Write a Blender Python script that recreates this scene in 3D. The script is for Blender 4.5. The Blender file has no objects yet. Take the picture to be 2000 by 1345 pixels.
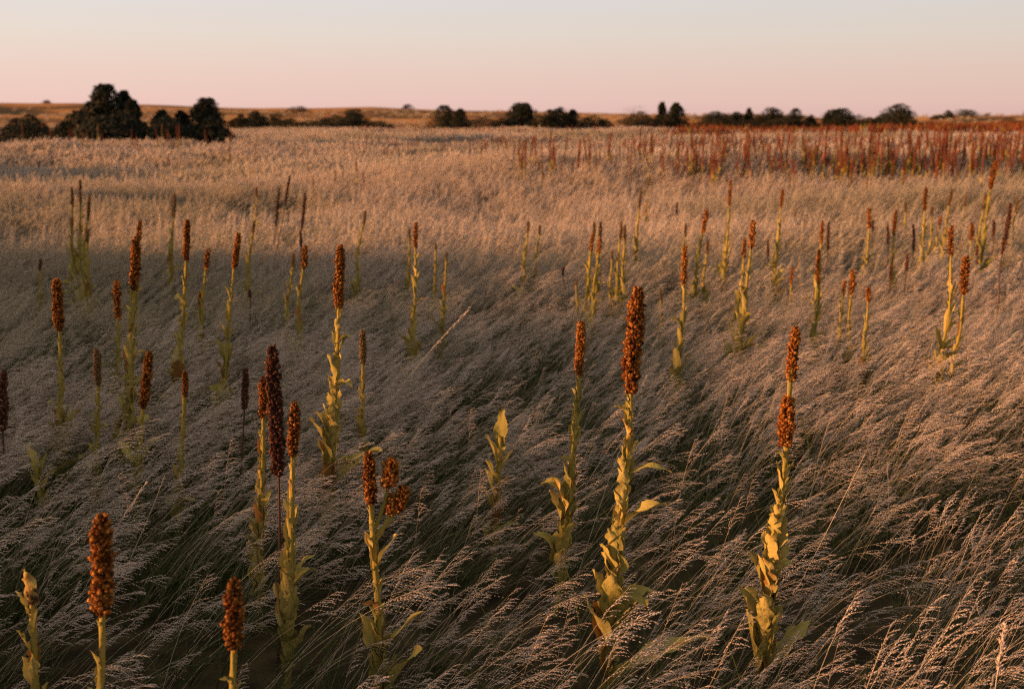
import bpy, math, random
import numpy as np

R = math.radians
rng = np.random.default_rng(7)
random.seed(7)
scene = bpy.context.scene
C = scene.collection

# ------------------------------------------------------------------ camera, sky, sun
CAM_H, PITCH, FPX = 1.70, R(12.53), 1944.4          # metres, down-tilt, focal length in photo pixels
cam = bpy.data.cameras.new('camera')
cam_o = bpy.data.objects.new('camera', cam); C.objects.link(cam_o)
cam_o.location = (0, 0, CAM_H); cam_o.rotation_euler = (R(90) - PITCH, 0, 0)
cam.lens = 35; cam.sensor_width = 36; cam.clip_start = 0.05; cam.clip_end = 8000
cam.dof.use_dof = True; cam.dof.focus_distance = 3.1; cam.dof.aperture_fstop = 3.4
scene.camera = cam_o

SUN_EL, SUN_AZ = R(7.0), R(-107)                     # low evening sun, to the left and a little behind
sun = bpy.data.lights.new('sun', 'SUN'); sun.energy = 5.0; sun.color = (1.0, 0.47, 0.195); sun.angle = R(0.9)
sun_o = bpy.data.objects.new('sun', sun); C.objects.link(sun_o)
sd = np.array([math.sin(SUN_AZ) * math.cos(SUN_EL), math.cos(SUN_AZ) * math.cos(SUN_EL), math.sin(SUN_EL)])
from mathutils import Vector, Matrix
sun_o.rotation_euler = Vector(sd).to_track_quat('Z', 'Y').to_euler()
sun_o.location = (-20, -8, 12)

W = bpy.data.worlds.new('World'); scene.world = W; W.use_nodes = True
nt = W.node_tree; N = nt.nodes; Lk = nt.links; N.clear()
out = N.new('ShaderNodeOutputWorld'); bg = N.new('ShaderNodeBackground'); Lk.new(bg.outputs[0], out.inputs[0])
tc = N.new('ShaderNodeTexCoord'); sep = N.new('ShaderNodeSeparateXYZ'); Lk.new(tc.outputs['Generated'], sep.inputs[0])
ramp = N.new('ShaderNodeValToRGB'); Lk.new(sep.outputs['Z'], ramp.inputs[0])
def ramp_set(r, stops):
    e = r.color_ramp.elements
    while len(e) > 1: e.remove(e[-1])
    e[0].position, e[0].color = stops[0][0], (*stops[0][1], 1)
    for p, c in stops[1:]:
        k = e.new(p); k.color = (*c, 1)
ramp_set(ramp, [(0.0, (.82, .52, .47)), (.020, (.87, .582, .528)), (.050, (.86, .64, .56)), (.080, (.83, .71, .63)),
                (.115, (.785, .73, .715)), (.25, (.68, .61, .56)), (1.0, (.52, .485, .475))])
side = N.new('ShaderNodeMapRange'); Lk.new(sep.outputs['X'], side.inputs[0])        # the sky pales towards the sunset side
for k, v in zip((1, 2, 3, 4), (-.5, .6, 1.03, .86)): side.inputs[k].default_value = v
mul = N.new('ShaderNodeMix'); mul.data_type = 'RGBA'; mul.blend_type = 'MULTIPLY'; mul.inputs[0].default_value = 1
Lk.new(ramp.outputs[0], mul.inputs[6]); Lk.new(side.outputs[0], mul.inputs[7])
sky = N.new('ShaderNodeTexSky'); sky.sky_type = 'NISHITA'; sky.sun_disc = False
sky.sun_elevation = SUN_EL; sky.sun_rotation = SUN_AZ
nis = N.new('ShaderNodeMix'); nis.data_type = 'RGBA'; nis.blend_type = 'MULTIPLY'; nis.inputs[0].default_value = 1
Lk.new(sky.outputs[0], nis.inputs[6]); nis.inputs[7].default_value = (.10, .10, .10, 1)
mixs = N.new('ShaderNodeMix'); mixs.data_type = 'RGBA'; mixs.inputs[0].default_value = .12
Lk.new(mul.outputs[2], mixs.inputs[6]); Lk.new(nis.outputs[2], mixs.inputs[7])
Lk.new(mixs.outputs[2], bg.inputs[0]); bg.inputs[1].default_value = 0.503

scene.view_settings.view_transform = 'Standard'; scene.view_settings.look = 'None'
scene.view_settings.exposure = 1.08; scene.view_settings.gamma = 1.0
scene.render.engine = 'CYCLES'
scene.cycles.max_bounces = 6; scene.cycles.diffuse_bounces = 3; scene.cycles.transmission_bounces = 4
scene.cycles.use_denoising = False; scene.cycles.filter_width = 1.2
try:
    scene.cycles.denoiser = 'OPENIMAGEDENOISE'; scene.cycles.denoising_prefilter = 'ACCURATE'
except Exception: pass
scene.cycles.use_adaptive_sampling = False

# ------------------------------------------------------------------ materials
def mat(name, stops, attr='tint', trans=0.0, rough=.8, noise=None, patch=None, spec=.2, rand=0.0, sheen=0.0, bump=None):
    """Diffuse material whose colour comes from a per-vertex tint (leaf to leaf, seed to seed), noise and a per-patch mix."""
    m = bpy.data.materials.new(name); m.use_nodes = True
    n = m.node_tree.nodes; l = m.node_tree.links; n.clear()
    o = n.new('ShaderNodeOutputMaterial')
    r = n.new('ShaderNodeValToRGB'); ramp_set(r, stops)
    a = n.new('ShaderNodeAttribute'); a.attribute_name = attr
    src = a.outputs['Fac']
    if rand:
        oi = n.new('ShaderNodeObjectInfo'); ma = n.new('ShaderNodeMath'); ma.operation = 'MULTIPLY_ADD'
        l.new(oi.outputs['Random'], ma.inputs[0]); ma.inputs[1].default_value = rand; ma.inputs[2].default_value = -rand / 2
        ad = n.new('ShaderNodeMath'); ad.operation = 'ADD'; l.new(src, ad.inputs[0]); l.new(ma.outputs[0], ad.inputs[1]); src = ad.outputs[0]
    if noise:
        t = n.new('ShaderNodeTexCoord'); nz = n.new('ShaderNodeTexNoise'); nz.inputs['Scale'].default_value = noise[0]; nz.inputs['Detail'].default_value = 4
        l.new(t.outputs['Object'], nz.inputs[0])
        mb = n.new('ShaderNodeMath'); mb.operation = 'MULTIPLY_ADD'; l.new(nz.outputs[0], mb.inputs[0])
        mb.inputs[1].default_value = noise[1]; mb.inputs[2].default_value = -noise[1] / 2
        ad = n.new('ShaderNodeMath'); ad.operation = 'ADD'; l.new(src, ad.inputs[0]); l.new(mb.outputs[0], ad.inputs[1]); src = ad.outputs[0]
    l.new(src, r.inputs[0]); col = r.outputs[0]
    if patch:
        pa = n.new('ShaderNodeAttribute'); pa.attribute_type = 'INSTANCER'; pa.attribute_name = 'patch'
        mx = n.new('ShaderNodeMix'); mx.data_type = 'RGBA'; l.new(pa.outputs['Fac'], mx.inputs[0])
        l.new(col, mx.inputs[6]); mx.inputs[7].default_value = (*patch, 1); col = mx.outputs[2]
    p = n.new('ShaderNodeBsdfPrincipled'); l.new(col, p.inputs['Base Color'])
    p.inputs['Roughness'].default_value = rough
    if sheen: p.inputs['Sheen Weight'].default_value = sheen; p.inputs['Sheen Roughness'].default_value = .6
    p.inputs['Specular IOR Level'].default_value = spec
    if bump:
        t2 = n.new('ShaderNodeTexCoord'); b2 = n.new('ShaderNodeTexNoise'); b2.inputs['Scale'].default_value = bump[0]; b2.inputs['Detail'].default_value = 3
        l.new(t2.outputs['Object'], b2.inputs[0]); bp = n.new('ShaderNodeBump'); bp.inputs['Strength'].default_value = bump[1]; bp.inputs['Distance'].default_value = bump[2]
        l.new(b2.outputs[0], bp.inputs['Height']); l.new(bp.outputs[0], p.inputs['Normal'])
    sh = p.outputs[0]
    if trans:
        tb = n.new('ShaderNodeBsdfTranslucent'); l.new(col, tb.inputs[0])
        ms = n.new('ShaderNodeMixShader'); ms.inputs[0].default_value = trans
        l.new(sh, ms.inputs[1]); l.new(tb.outputs[0], ms.inputs[2]); sh = ms.outputs[0]
    l.new(sh, o.inputs[0])
    return m

M = {}
M['straw'] = mat('dry_straw_stem', [(0, (.17, .125, .065)), (.5, (.38, .30, .19)), (1, (.62, .50, .35))], trans=.1, patch=(.22, .20, .08))
M['head'] = mat('dry_seed_head', [(0, (.50, .39, .31)), (.5, (.76, .61, .50)), (1, (.88, .76, .66))], trans=.3, patch=(.52, .44, .30))
M['blade'] = mat('grass_blade', [(0, (.018, .026, .008)), (.45, (.058, .080, .020)), (.74, (.085, .088, .030)), (1, (.26, .21, .12))], trans=.25, patch=(.06, .095, .018))
M['leaf'] = mat('woolly_mullein_leaf', [(0, (.155, .140, .038)), (.5, (.31, .255, .068)), (.86, (.45, .355, .11)), (1, (.24, .12, .035))], trans=.22, noise=(26, .6), bump=(90, .7, .006), rand=.3, rough=1, spec=.02)
M['stem'] = mat('woolly_mullein_stem', [(0, (.17, .14, .030)), (1, (.34, .25, .055))], noise=(22, .6), bump=(120, .7, .004), rand=.3, rough=1, spec=.02)
M['capsule'] = mat('dry_mullein_capsule', [(0, (.035, .012, .006)), (.35, (.14, .048, .013)), (.7, (.31, .122, .027)), (1, (.44, .20, .05))], rand=.25, rough=.95, spec=.03, noise=(60, .6))
M['dull_capsule'] = mat('green_mullein_capsule', [(0, (.07, .042, .020)), (.5, (.17, .105, .048)), (1, (.28, .19, .09))], rand=.3, rough=.95, spec=.03, noise=(60, .5))
M['dead_capsule'] = mat('dead_mullein_capsule', [(0, (.022, .009, .006)), (.5, (.085, .030, .016)), (.85, (.19, .08, .045)), (1, (.32, .19, .13))], rand=.25, rough=.8, spec=.15, noise=(60, .5))
M['dead_stem'] = mat('dead_mullein_stem', [(0, (.035, .015, .010)), (1, (.12, .05, .03))], noise=(30, .5), rand=.2)
M['far_red'] = mat('far_red_stalk', [(0, (.075, .020, .008)), (.5, (.19, .044, .014)), (1, (.30, .090, .026))], rand=.4)
M['juniper'] = mat('juniper_foliage', [(0, (.007, .009, .005)), (.6, (.014, .016, .007)), (1, (.032, .028, .010))], rand=.3)
M['olive'] = mat('olive_shrub_foliage', [(0, (.010, .011, .005)), (.6, (.026, .022, .008)), (1, (.055, .040, .014))], rand=.3, trans=.1)
M['bare'] = mat('reddish_twigs', [(0, (.04, .022, .015)), (1, (.13, .075, .05))], rand=.3)
M['bark'] = mat('dark_bark', [(0, (.02, .014, .010)), (1, (.055, .04, .03))], noise=(4, .6))

# ------------------------------------------------------------------ mesh helpers
class MB:
    def __init__(self): self.v = []; self.f = []; self.m = []; self.t = []; self.n = 0
    def add(self, V, F, tint=.5, mi=0):
        V = np.asarray(V, float).reshape(-1, 3)
        self.v.append(V); self.t.append(np.broadcast_to(np.asarray(tint, float), (len(V),)))
        for a in F:
            a = np.asarray(a, int)
            if len(a): self.f.append(a + self.n); self.m.append(np.full(len(a), mi, int))
        self.n += len(V)
    def stamp(self, V, F, Mx, P, tint, mi=0):
        k, n = len(P), len(V)
        if not k: return
        X = np.einsum('kij,nj->kni', Mx, V) + P[:, None, :]
        off = (np.arange(k) * n)[:, None, None]
        self.add(X.reshape(-1, 3), [(np.asarray(a)[None] + off).reshape(-1, np.asarray(a).shape[1]) for a in F], np.repeat(tint, n), mi)
    def mesh(self, name, mats, smooth=True):
        me = bpy.data.meshes.new(name)
        V = np.concatenate(self.v); me.vertices.add(len(V)); me.vertices.foreach_set('co', V.astype(np.float32).ravel())
        sizes = np.concatenate([np.full(len(a), a.shape[1]) for a in self.f])
        loops = np.concatenate([a.ravel() for a in self.f])
        me.loops.add(len(loops)); me.loops.foreach_set('vertex_index', loops.astype(np.int32))
        me.polygons.add(len(sizes)); me.polygons.foreach_set('loop_start', np.concatenate([[0], np.cumsum(sizes)[:-1]]).astype(np.int32))
        me.polygons.foreach_set('material_index', np.concatenate(self.m).astype(np.int32))
        me.polygons.foreach_set('use_smooth', np.full(len(sizes), smooth))
        at = me.attributes.new('tint', 'FLOAT', 'POINT'); at.data.foreach_set('value', np.concatenate(self.t).astype(np.float32))
        for m_ in mats: me.materials.append(m_)
        me.update(calc_edges=True); me.validate()
        return me

def link(name, me, parent=None, loc=None):
    o = bpy.data.objects.new(name, me); C.objects.link(o)
    if parent: o.parent = parent
    if loc is not None: o.location = loc
    return o
def tag(o, label=None, cat=None, group=None, kind=None):
    for k, v in (('label', label), ('category', cat), ('group', group), ('kind', kind)):
        if v: o[k] = v
    return o

def unit(v): return v / (np.linalg.norm(v, axis=-1, keepdims=True) + 1e-12)
def tube(mb, P, rad, sides=6, tint=.5, mi=0, cap=True, wob=None):
    P = np.asarray(P, float); n = len(P); rad = np.broadcast_to(rad, (n,))
    T = unit(np.gradient(P, axis=0)); ref = np.array([.31, .95, .05]) if abs(T[0, 1]) < .8 else np.array([.95, .1, .3])
    A = unit(np.cross(T, ref)); B = np.cross(T, A)
    ph = np.arange(sides) * 2 * math.pi / sides
    rr = rad[:, None] * (np.ones((1, sides)) if wob is None else wob)
    V = P[:, None] + rr[..., None] * (np.cos(ph)[None, :, None] * A[:, None] + np.sin(ph)[None, :, None] * B[:, None])
    i = np.arange(n - 1)[:, None] * sides; j = np.arange(sides)[None]; j2 = (j + 1) % sides
    Q = np.stack([i + j, i + j2, i + sides + j2, i + sides + j], -1).reshape(-1, 4)
    mb.add(V.reshape(-1, 3), [Q], tint, mi)
def frames(d, roll=None):
    """k x 3 x 3 matrices whose z column is the direction d."""
    d = unit(d); ref = np.where(np.abs(d[:, 2:3]) < .9, np.array([[0, 0, 1.]]), np.array([[1., 0, 0]]))
    a = unit(np.cross(ref, d)); b = np.cross(d, a)
    if roll is not None:
        c, s = np.cos(roll)[:, None], np.sin(roll)[:, None]; a, b = a * c + b * s, b * c - a * s
    return np.stack([a, b, d], -1)

# value noise in the plane, for terrain and patches
def vnoise(x, y, seed=0):
    x = np.asarray(x, float); y = np.asarray(y, float)
    xi, yi = np.floor(x).astype(np.int64), np.floor(y).astype(np.int64); fx, fy = x - xi, y - yi
    fx, fy = fx * fx * (3 - 2 * fx), fy * fy * (3 - 2 * fy)
    def h(a, b):
        s = np.sin(a * 127.1 + b * 311.7 + seed * 74.7) * 43758.5453
        return s - np.floor(s)
    return (h(xi, yi) * (1 - fx) + h(xi + 1, yi) * fx) * (1 - fy) + (h(xi, yi + 1) * (1 - fx) + h(xi + 1, yi + 1) * fx) * fy
def fbm(x, y, seed=0, o=3):
    s, a, t = 0, 1, 0
    for k in range(o): s = s + a * vnoise(x * 2 ** k, y * 2 ** k, seed + k * 13); t += a; a *= .5
    return s / t
def sstep(a, b, x):
    t = np.clip((np.asarray(x, float) - a) / (b - a), 0, 1); return t * t * (3 - 2 * t)

# ------------------------------------------------------------------ terrain
SKYLINE = np.array([(-400, 208), (0, 205), (150, 206), (300, 209), (450, 213), (600, 213), (720, 210), (850, 215), (950, 218), (1100, 219.5),
                    (1250, 223), (1350, 227), (1500, 232), (1650, 235), (1760, 232), (1850, 228), (2000, 227), (2400, 230)], float)
def terrain(x, y):
    x = np.asarray(x, float); y = np.asarray(y, float); r = np.hypot(x, y) + 1e-6
    yy = np.where(y > .2 * r, y, .2 * r)
    px = np.clip(1000 + FPX * x / (yy * math.cos(PITCH)), -400, 2400)
    row = np.interp(px, SKYLINE[:, 0], SKYLINE[:, 1])
    elev = np.arctan((672.5 - row) / FPX) - PITCH
    Rr = np.interp(px, [-400, 700, 1400, 2400], [430, 400, 330, 230])
    zr = CAM_H + Rr * np.tan(elev)
    s = sstep(100, 1, 0) * 0 + np.clip((r - 100) / (Rr - 100), 0, 1)
    s = s * s * (3 - 2 * s) * .55 + s * .45
    hill = zr * s + np.where(r > Rr, -(r - Rr) * .02, 0)
    bump = (fbm(x / 60, y / 60, 5) - .5) * 5.0 * np.sin(np.pi * np.clip(s, 0, 1)) ** .7
    und = (fbm(x / 12, y / 5.5, 3, 2) - .5) * 1.25 * sstep(5, 17, r) * (1 - sstep(90, 130, r))
    # unseen added rise left of the field, its heights shaped to shade the grass
    c = y - x * .3057
    Hb = np.interp(c, [-22, -12, 1, 5.0, 7.0, 8.3, 9.6, 13.0, 17, 22, 34, 44], [0, 3.7, 4.12, 4.10, 4.05, 4.1, 3.95, 3.4, 2.6, 2.6, 2.4, 0])
    Hb = Hb + np.where(Hb > .5, (fbm(c / 1.9, c * 0, 61, 3) - .5) * .9, 0)
    rise = Hb * np.where(x > -30, 1 - sstep(-30, -15, x), 1 - sstep(30, 52, -x))
    return hill + np.where(r < Rr, bump, 0) + und + rise

def ray(px, py):
    u, v = (px - 1000) / FPX, (672.5 - py) / FPX
    return np.array([u, math.cos(PITCH) + v * math.sin(PITCH), -math.sin(PITCH) + v * math.cos(PITCH)])
CAMP = np.array([0, 0, CAM_H])
RAY_T = np.geomspace(.6, 500, 2200)
def ground_at(px, py, ez):
    """The point on the sight line where it comes within ez of the ground."""
    d = ray(px, py); Q = CAMP + d * RAY_T[:, None]
    hit = Q[:, 2] <= terrain(Q[:, 0], Q[:, 1]) + ez
    return Q[np.argmax(hit)] if hit.any() else Q[-1]
def at_depth(px, py, y):
    d = ray(px, py); return CAMP + d * (y / d[1])
def rowof(P):
    P = np.asarray(P) - CAMP
    f = P[:, 1] * math.cos(PITCH) - P[:, 2] * math.sin(PITCH); u = P[:, 1] * math.sin(PITCH) + P[:, 2] * math.cos(PITCH)
    return 672.5 - FPX * u / f

angs = np.radians(np.concatenate([np.arange(-40, 40, .3), np.arange(40, 320, 2.5)])); rads = np.concatenate([[0], np.geomspace(.6, 3500, 190)])
A_, R_ = np.meshgrid(angs, rads, indexing='ij'); X_, Y_ = R_ * np.sin(A_), R_ * np.cos(A_); Z_ = terrain(X_, Y_)
gm = MB(); na, nr = A_.shape
ii, jj = np.meshgrid(np.arange(na), np.arange(nr - 1), indexing='ij'); i2 = (ii + 1) % na
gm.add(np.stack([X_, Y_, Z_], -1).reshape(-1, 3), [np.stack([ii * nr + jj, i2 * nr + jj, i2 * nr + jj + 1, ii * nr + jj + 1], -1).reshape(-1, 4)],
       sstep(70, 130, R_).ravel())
def ground_mat():
    m = bpy.data.materials.new('prairie_soil'); m.use_nodes = True; n = m.node_tree.nodes; l = m.node_tree.links
    p = n['Principled BSDF']; p.inputs['Roughness'].default_value = .95; p.inputs['Specular IOR Level'].default_value = .05
    g = n.new('ShaderNodeNewGeometry')
    def nz(sc, det, stretch=(1, 1, 1)):
        mp = n.new('ShaderNodeMapping'); mp.inputs['Scale'].default_value = stretch; l.new(g.outputs['Position'], mp.inputs[0])
        t = n.new('ShaderNodeTexNoise'); t.inputs['Scale'].default_value = sc; t.inputs['Detail'].default_value = det; l.new(mp.outputs[0], t.inputs[0]); return t.outputs[0]
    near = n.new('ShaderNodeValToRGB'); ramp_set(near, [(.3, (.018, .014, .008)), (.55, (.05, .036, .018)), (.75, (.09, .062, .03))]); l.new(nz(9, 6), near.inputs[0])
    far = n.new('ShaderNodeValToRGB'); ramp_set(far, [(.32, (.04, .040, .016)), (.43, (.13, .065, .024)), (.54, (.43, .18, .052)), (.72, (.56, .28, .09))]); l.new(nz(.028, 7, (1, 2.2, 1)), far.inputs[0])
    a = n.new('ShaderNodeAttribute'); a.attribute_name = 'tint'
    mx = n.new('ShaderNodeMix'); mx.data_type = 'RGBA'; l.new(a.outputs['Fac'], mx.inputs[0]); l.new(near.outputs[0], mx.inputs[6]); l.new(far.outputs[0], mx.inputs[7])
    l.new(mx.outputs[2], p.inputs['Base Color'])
    bp = n.new('ShaderNodeBump'); bp.inputs['Strength'].default_value = .8; bp.inputs['Distance'].default_value = .4; l.new(nz(1.2, 6), bp.inputs['Height']); l.new(bp.outputs[0], p.inputs['Normal'])
    return m
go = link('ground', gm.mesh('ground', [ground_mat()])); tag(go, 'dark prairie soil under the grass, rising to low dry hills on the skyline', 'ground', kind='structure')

# ------------------------------------------------------------------ grass
SPK_V = np.array([(0, 0, 0), (.5, 0, .35), (-.25, .43, .35), (-.25, -.43, .35), (0, 0, 1)], float)
SPK_F = [np.array([(0, 2, 1), (0, 3, 2), (0, 1, 3), (1, 2, 4), (2, 3, 4), (3, 1, 4)])]
def arc(base, az, th0, th1, L, n, bend=1.4):
    s = np.linspace(0, 1, n); th = th0 + (th1 - th0) * s ** bend
    d = np.stack([np.sin(th) * math.cos(az), np.sin(th) * math.sin(az), np.cos(th)], -1)
    return base + np.concatenate([[np.zeros(3)], np.cumsum((d[1:] + d[:-1]) / 2 * L / (n - 1), axis=0)])
def ribbon(mb, P, w, tint, mi, tw=0.0):
    T = unit(np.gradient(P, axis=0)); S = unit(np.cross(T, np.array([0, 0, 1.]) + .001)); U = np.cross(S, T)
    a = rng.uniform(0, math.pi) if tw is None else tw
    D = S * math.cos(a) + U * math.sin(a); n = len(P)
    V = np.stack([P - D * w[:, None] / 2, P + D * w[:, None] / 2], 1).reshape(-1, 3)
    i = np.arange(n - 1) * 2; mb.add(V, [np.stack([i, i + 1, i + 3, i + 2], -1)], tint, mi)
def tuft(seed, radius, stems, blades, Lr, thick, branch, spk, spk_len, spk_w, seg=8, head=True, open_k=1.0, wide=1.0, loose=1.0):
    global rng
    old = rng; rng = np.random.default_rng(seed); mb = MB(); P_, D_, S_, T_ = [], [], [], []
    for _ in range(stems):
        b = np.array([*(rng.normal(0, radius * .5, 2)), 0.])
        az = rng.normal(.10, .33 * loose ** .5); L = rng.uniform(*Lr); th0 = R(rng.uniform(16, 40)); th1 = R(rng.uniform(42, 74))
        if rng.random() < .08: th0, th1, az = R(rng.uniform(0, 25)), R(rng.uniform(15, 40)), rng.uniform(-2, 2)
        P = arc(b, az, th0, th1, L, seg, rng.uniform(1.3, 2.6)); tt = rng.uniform(.15, .95)
        tube(mb, P, np.linspace(thick, thick * .45, seg), 3, tt, 0, False)
        if not head: continue
        hl = rng.uniform(.20, .30); ht = rng.uniform(.1, .9); open_ = rng.uniform(.55, 1.2)
        for q in range(branch):
            t = 1 - hl + hl * (q + rng.random() * .5) / branch; f = t * (seg - 1); i = min(int(f), seg - 2)
            p = P[i] + (P[i + 1] - P[i]) * (f - i); tg = unit(P[i + 1] - P[i])
            k = (t - (1 - hl)) / hl
            bl = L * .095 * open_k * (1 - .72 * k) * rng.uniform(.6, 1.25)
            sd_ = rng.normal(0, 1, 3); sd_ -= tg * sd_.dot(tg); sd_ = sd_ / (np.linalg.norm(sd_) + 1e-9)
            d0 = unit(tg * .75 + sd_ * .6 * loose * open_ * (1 - .5 * k) + np.array([.38, 0, 0])); d1 = unit(d0 + np.array([.6, 0, -.45]))
            for e in range(spk):
                s = (e + .6) / spk
                pp = p + d0 * bl * s + (d1 - d0) * bl * s * s * .5
                dd = unit(d0 * (1 - s) + d1 * s + rng.normal(0, .22 * loose, 3))
                P_.append(pp); D_.append(dd); S_.append(rng.uniform(.75, 1.25)); T_.append(np.clip(ht + rng.normal(0, .18), 0, 1))
    if P_:
        Mx = frames(np.array(D_), rng.uniform(0, 6, len(D_))); S_ = np.array(S_)[:, None]
        Mx = Mx * np.stack([S_ * spk_w, S_ * spk_w, S_ * spk_len], -1)
        mb.stamp(SPK_V, SPK_F, Mx, np.array(P_), np.array(T_), 1)
    for _ in range(blades):
        b = np.array([*(rng.normal(0, radius * .6, 2)), 0.])
        az = rng.normal(.1, .8) if rng.random() < .75 else rng.uniform(-3.1, 3.1); L = rng.uniform(.35, .8) * Lr[1]
        P = arc(b, az, R(rng.uniform(8, 45)), R(rng.uniform(50, 105)), L, 6, rng.uniform(.9, 2.2))
        w = thick * 2.1 * wide * np.array([.8, 1, .95, .75, .45, .1]) * rng.uniform(.7, 1.4)
        ribbon(mb, P, w, np.clip(rng.beta(1.3, 1.6), 0, 1), 2, None)
    rng = old
    return mb.mesh('grass_tuft', [M['straw'], M['head'], M['blade']], True)

grass_kinds = bpy.data.collections.new('grass_kinds')
def add_kind(me):
    o = bpy.data.objects.new('grass_tuft_%02d' % len(grass_kinds.objects), me); grass_kinds.objects.link(o)
NEAR = [  # stems, blades, lengths, branches, seeds on each, openness of the head, blade width
    (11, 36, (.46, .80), 11, 7, 1.30, 1.0), (11, 34, (.46, .78), 12, 7, 1.15, 1.0), (11, 42, (.50, .92), 10, 8, 1.55, 1.0), (13, 28, (.38, .62), 12, 6, 1.0, 1.0),
    (12, 48, (.46, .80), 9, 8, 1.70, 1.4), (12, 31, (.44, .72), 13, 6, .75, .9), (8, 67, (.46, .74), 10, 7, 1.2, 2.0), (12, 36, (.48, .84), 11, 7, 1.4, 1.1)]
for k, (st, bl, lr, br, sp, op, wd) in enumerate(NEAR): add_kind(tuft(100 + k, .14, st, bl, lr, 0.0012, br, sp, .0112, .0026, 9, True, op, wd))
for k in range(4): add_kind(tuft(200 + k, .22, 44, 46, (.46, .78), .0017, 12, 4, .030, .0034, 6, True, .8, 1.0, .35))
for k in range(4): add_kind(tuft(300 + k, .50, 70, 50, (.46, .80), .0036, 10, 3, .066, .0074, 5, True, .8, 1.0, .3))

def grass_points():
    P, rot, scl, idx, patch = [], [], [], [], []
    def ring(r0, r1, a0, a1, dens, lo, n, s0, s1, green=.0):
        area = .5 * (r1 * r1 - r0 * r0) * R(a1 - a0); k = int(area * dens)
        r = np.sqrt(rng.uniform(r0 * r0, r1 * r1, k)); a = R(a0) + rng.random(k) * R(a1 - a0)
        x, y = r * np.sin(a), r * np.cos(a)
        big = fbm(x / 2.2, y / 1.6, 21, 3)                      # thicker and thinner drifts
        keep = rng.random(k) < .35 + 1.15 * sstep(.28, .62, big)
        x, y, r, big = x[keep], y[keep], r[keep], big[keep]; k = len(x)
        P.append(np.stack([x, y, terrain(x, y) - .01], -1))
        wv = fbm(x / 3.5, y / 1.8, 33, 2) - .5                  # gusts lean whole drifts further over
        rot.append(np.stack([rng.normal(0, .05, k), rng.normal(.05, .07, k) + wv * .4, rng.normal(.05, .22 if lo == 0 else .12, k) + wv * .4], -1))
        scl.append(rng.uniform(s0, s1, k) * (.72 + .5 * big))
        idx.append(rng.integers(lo, lo + n, k))
        g = sstep(.46, .74, fbm(x / 5, y / 2.6, 47, 3)) * .7
        patch.append(np.clip(g + rng.normal(0, .08, k), 0, 1))
    ring(.75, 3.3, -46, 46, 19, 0, 8, .58, .92); ring(3.3, 4.2, -46, 46, 27, 0, 8, .66, .95); ring(4.2, 8.5, -44, 44, 42, 0, 8, .68, .98)
    ring(.75, 6.0, 44, 316, 14, 8, 4, .85, 1.15)
    ring(6, 9, -180, -44, 12, 8, 4, .9, 1.15)
    ring(8.5, 24, -42, 42, 20, 8, 4, .78, 1.08)
    ring(9, 24, -110, -42, 5, 12, 4, .8, 1.05)
    ring(24, 60, -40, 40, 6.5, 12, 4, .85, 1.15)
    ring(60, 110, -38, 38, 3.0, 12, 4, 1.0, 1.4)
    ring(110, 300, -36, 36, .035, 12, 4, .7, 1.1)
    return [np.concatenate(a) for a in (P, rot, scl, idx, patch)]

def scatter(name, P, rot, scl, idx, patch, coll):
    me = bpy.data.meshes.new(name); me.vertices.add(len(P)); me.vertices.foreach_set('co', P.astype(np.float32).ravel())
    for nm, ty, a, key in (('rot', 'FLOAT_VECTOR', rot, 'vector'), ('scl', 'FLOAT', scl, 'value'), ('idx', 'INT', idx, 'value'), ('patch', 'FLOAT', patch, 'value')):
        at = me.attributes.new(nm, ty, 'POINT'); at.data.foreach_set(key, np.asarray(a, np.int32 if ty == 'INT' else np.float32).ravel())
    o = link(name, me)
    g = bpy.data.node_groups.new(name + '_scatter', 'GeometryNodeTree')
    g.interface.new_socket('Geometry', in_out='INPUT', socket_type='NodeSocketGeometry'); g.interface.new_socket('Geometry', in_out='OUTPUT', socket_type='NodeSocketGeometry')
    n = g.nodes; gi = n.new('NodeGroupInput'); gout = n.new('NodeGroupOutput')
    m2p = n.new('GeometryNodeMeshToPoints'); ins = n.new('GeometryNodeInstanceOnPoints'); ci = n.new('GeometryNodeCollectionInfo')
    ci.inputs['Collection'].default_value = coll; ci.inputs['Separate Children'].default_value = True; ci.inputs['Reset Children'].default_value = True
    g.links.new(gi.outputs[0], m2p.inputs[0]); g.links.new(m2p.outputs[0], ins.inputs['Points']); g.links.new(ci.outputs[0], ins.inputs['Instance'])
    ins.inputs['Pick Instance'].default_value = True
    for nm, ty, sock in (('rot', 'FLOAT_VECTOR', 'Rotation'), ('scl', 'FLOAT', 'Scale'), ('idx', 'INT', 'Instance Index')):
        a = n.new('GeometryNodeInputNamedAttribute'); a.data_type = ty; a.inputs[0].default_value = nm
        g.links.new(a.outputs[0], ins.inputs[sock])
    g.links.new(ins.outputs[0], gout.inputs[0])
    md = o.modifiers.new('scatter', 'NODES'); md.node_group = g
    return o
go_ = scatter('prairie_grass', *grass_points(), grass_kinds)
tag(go_, 'dry straw coloured grass with pale seed heads bent over by the wind', 'grass', kind='stuff')

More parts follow.
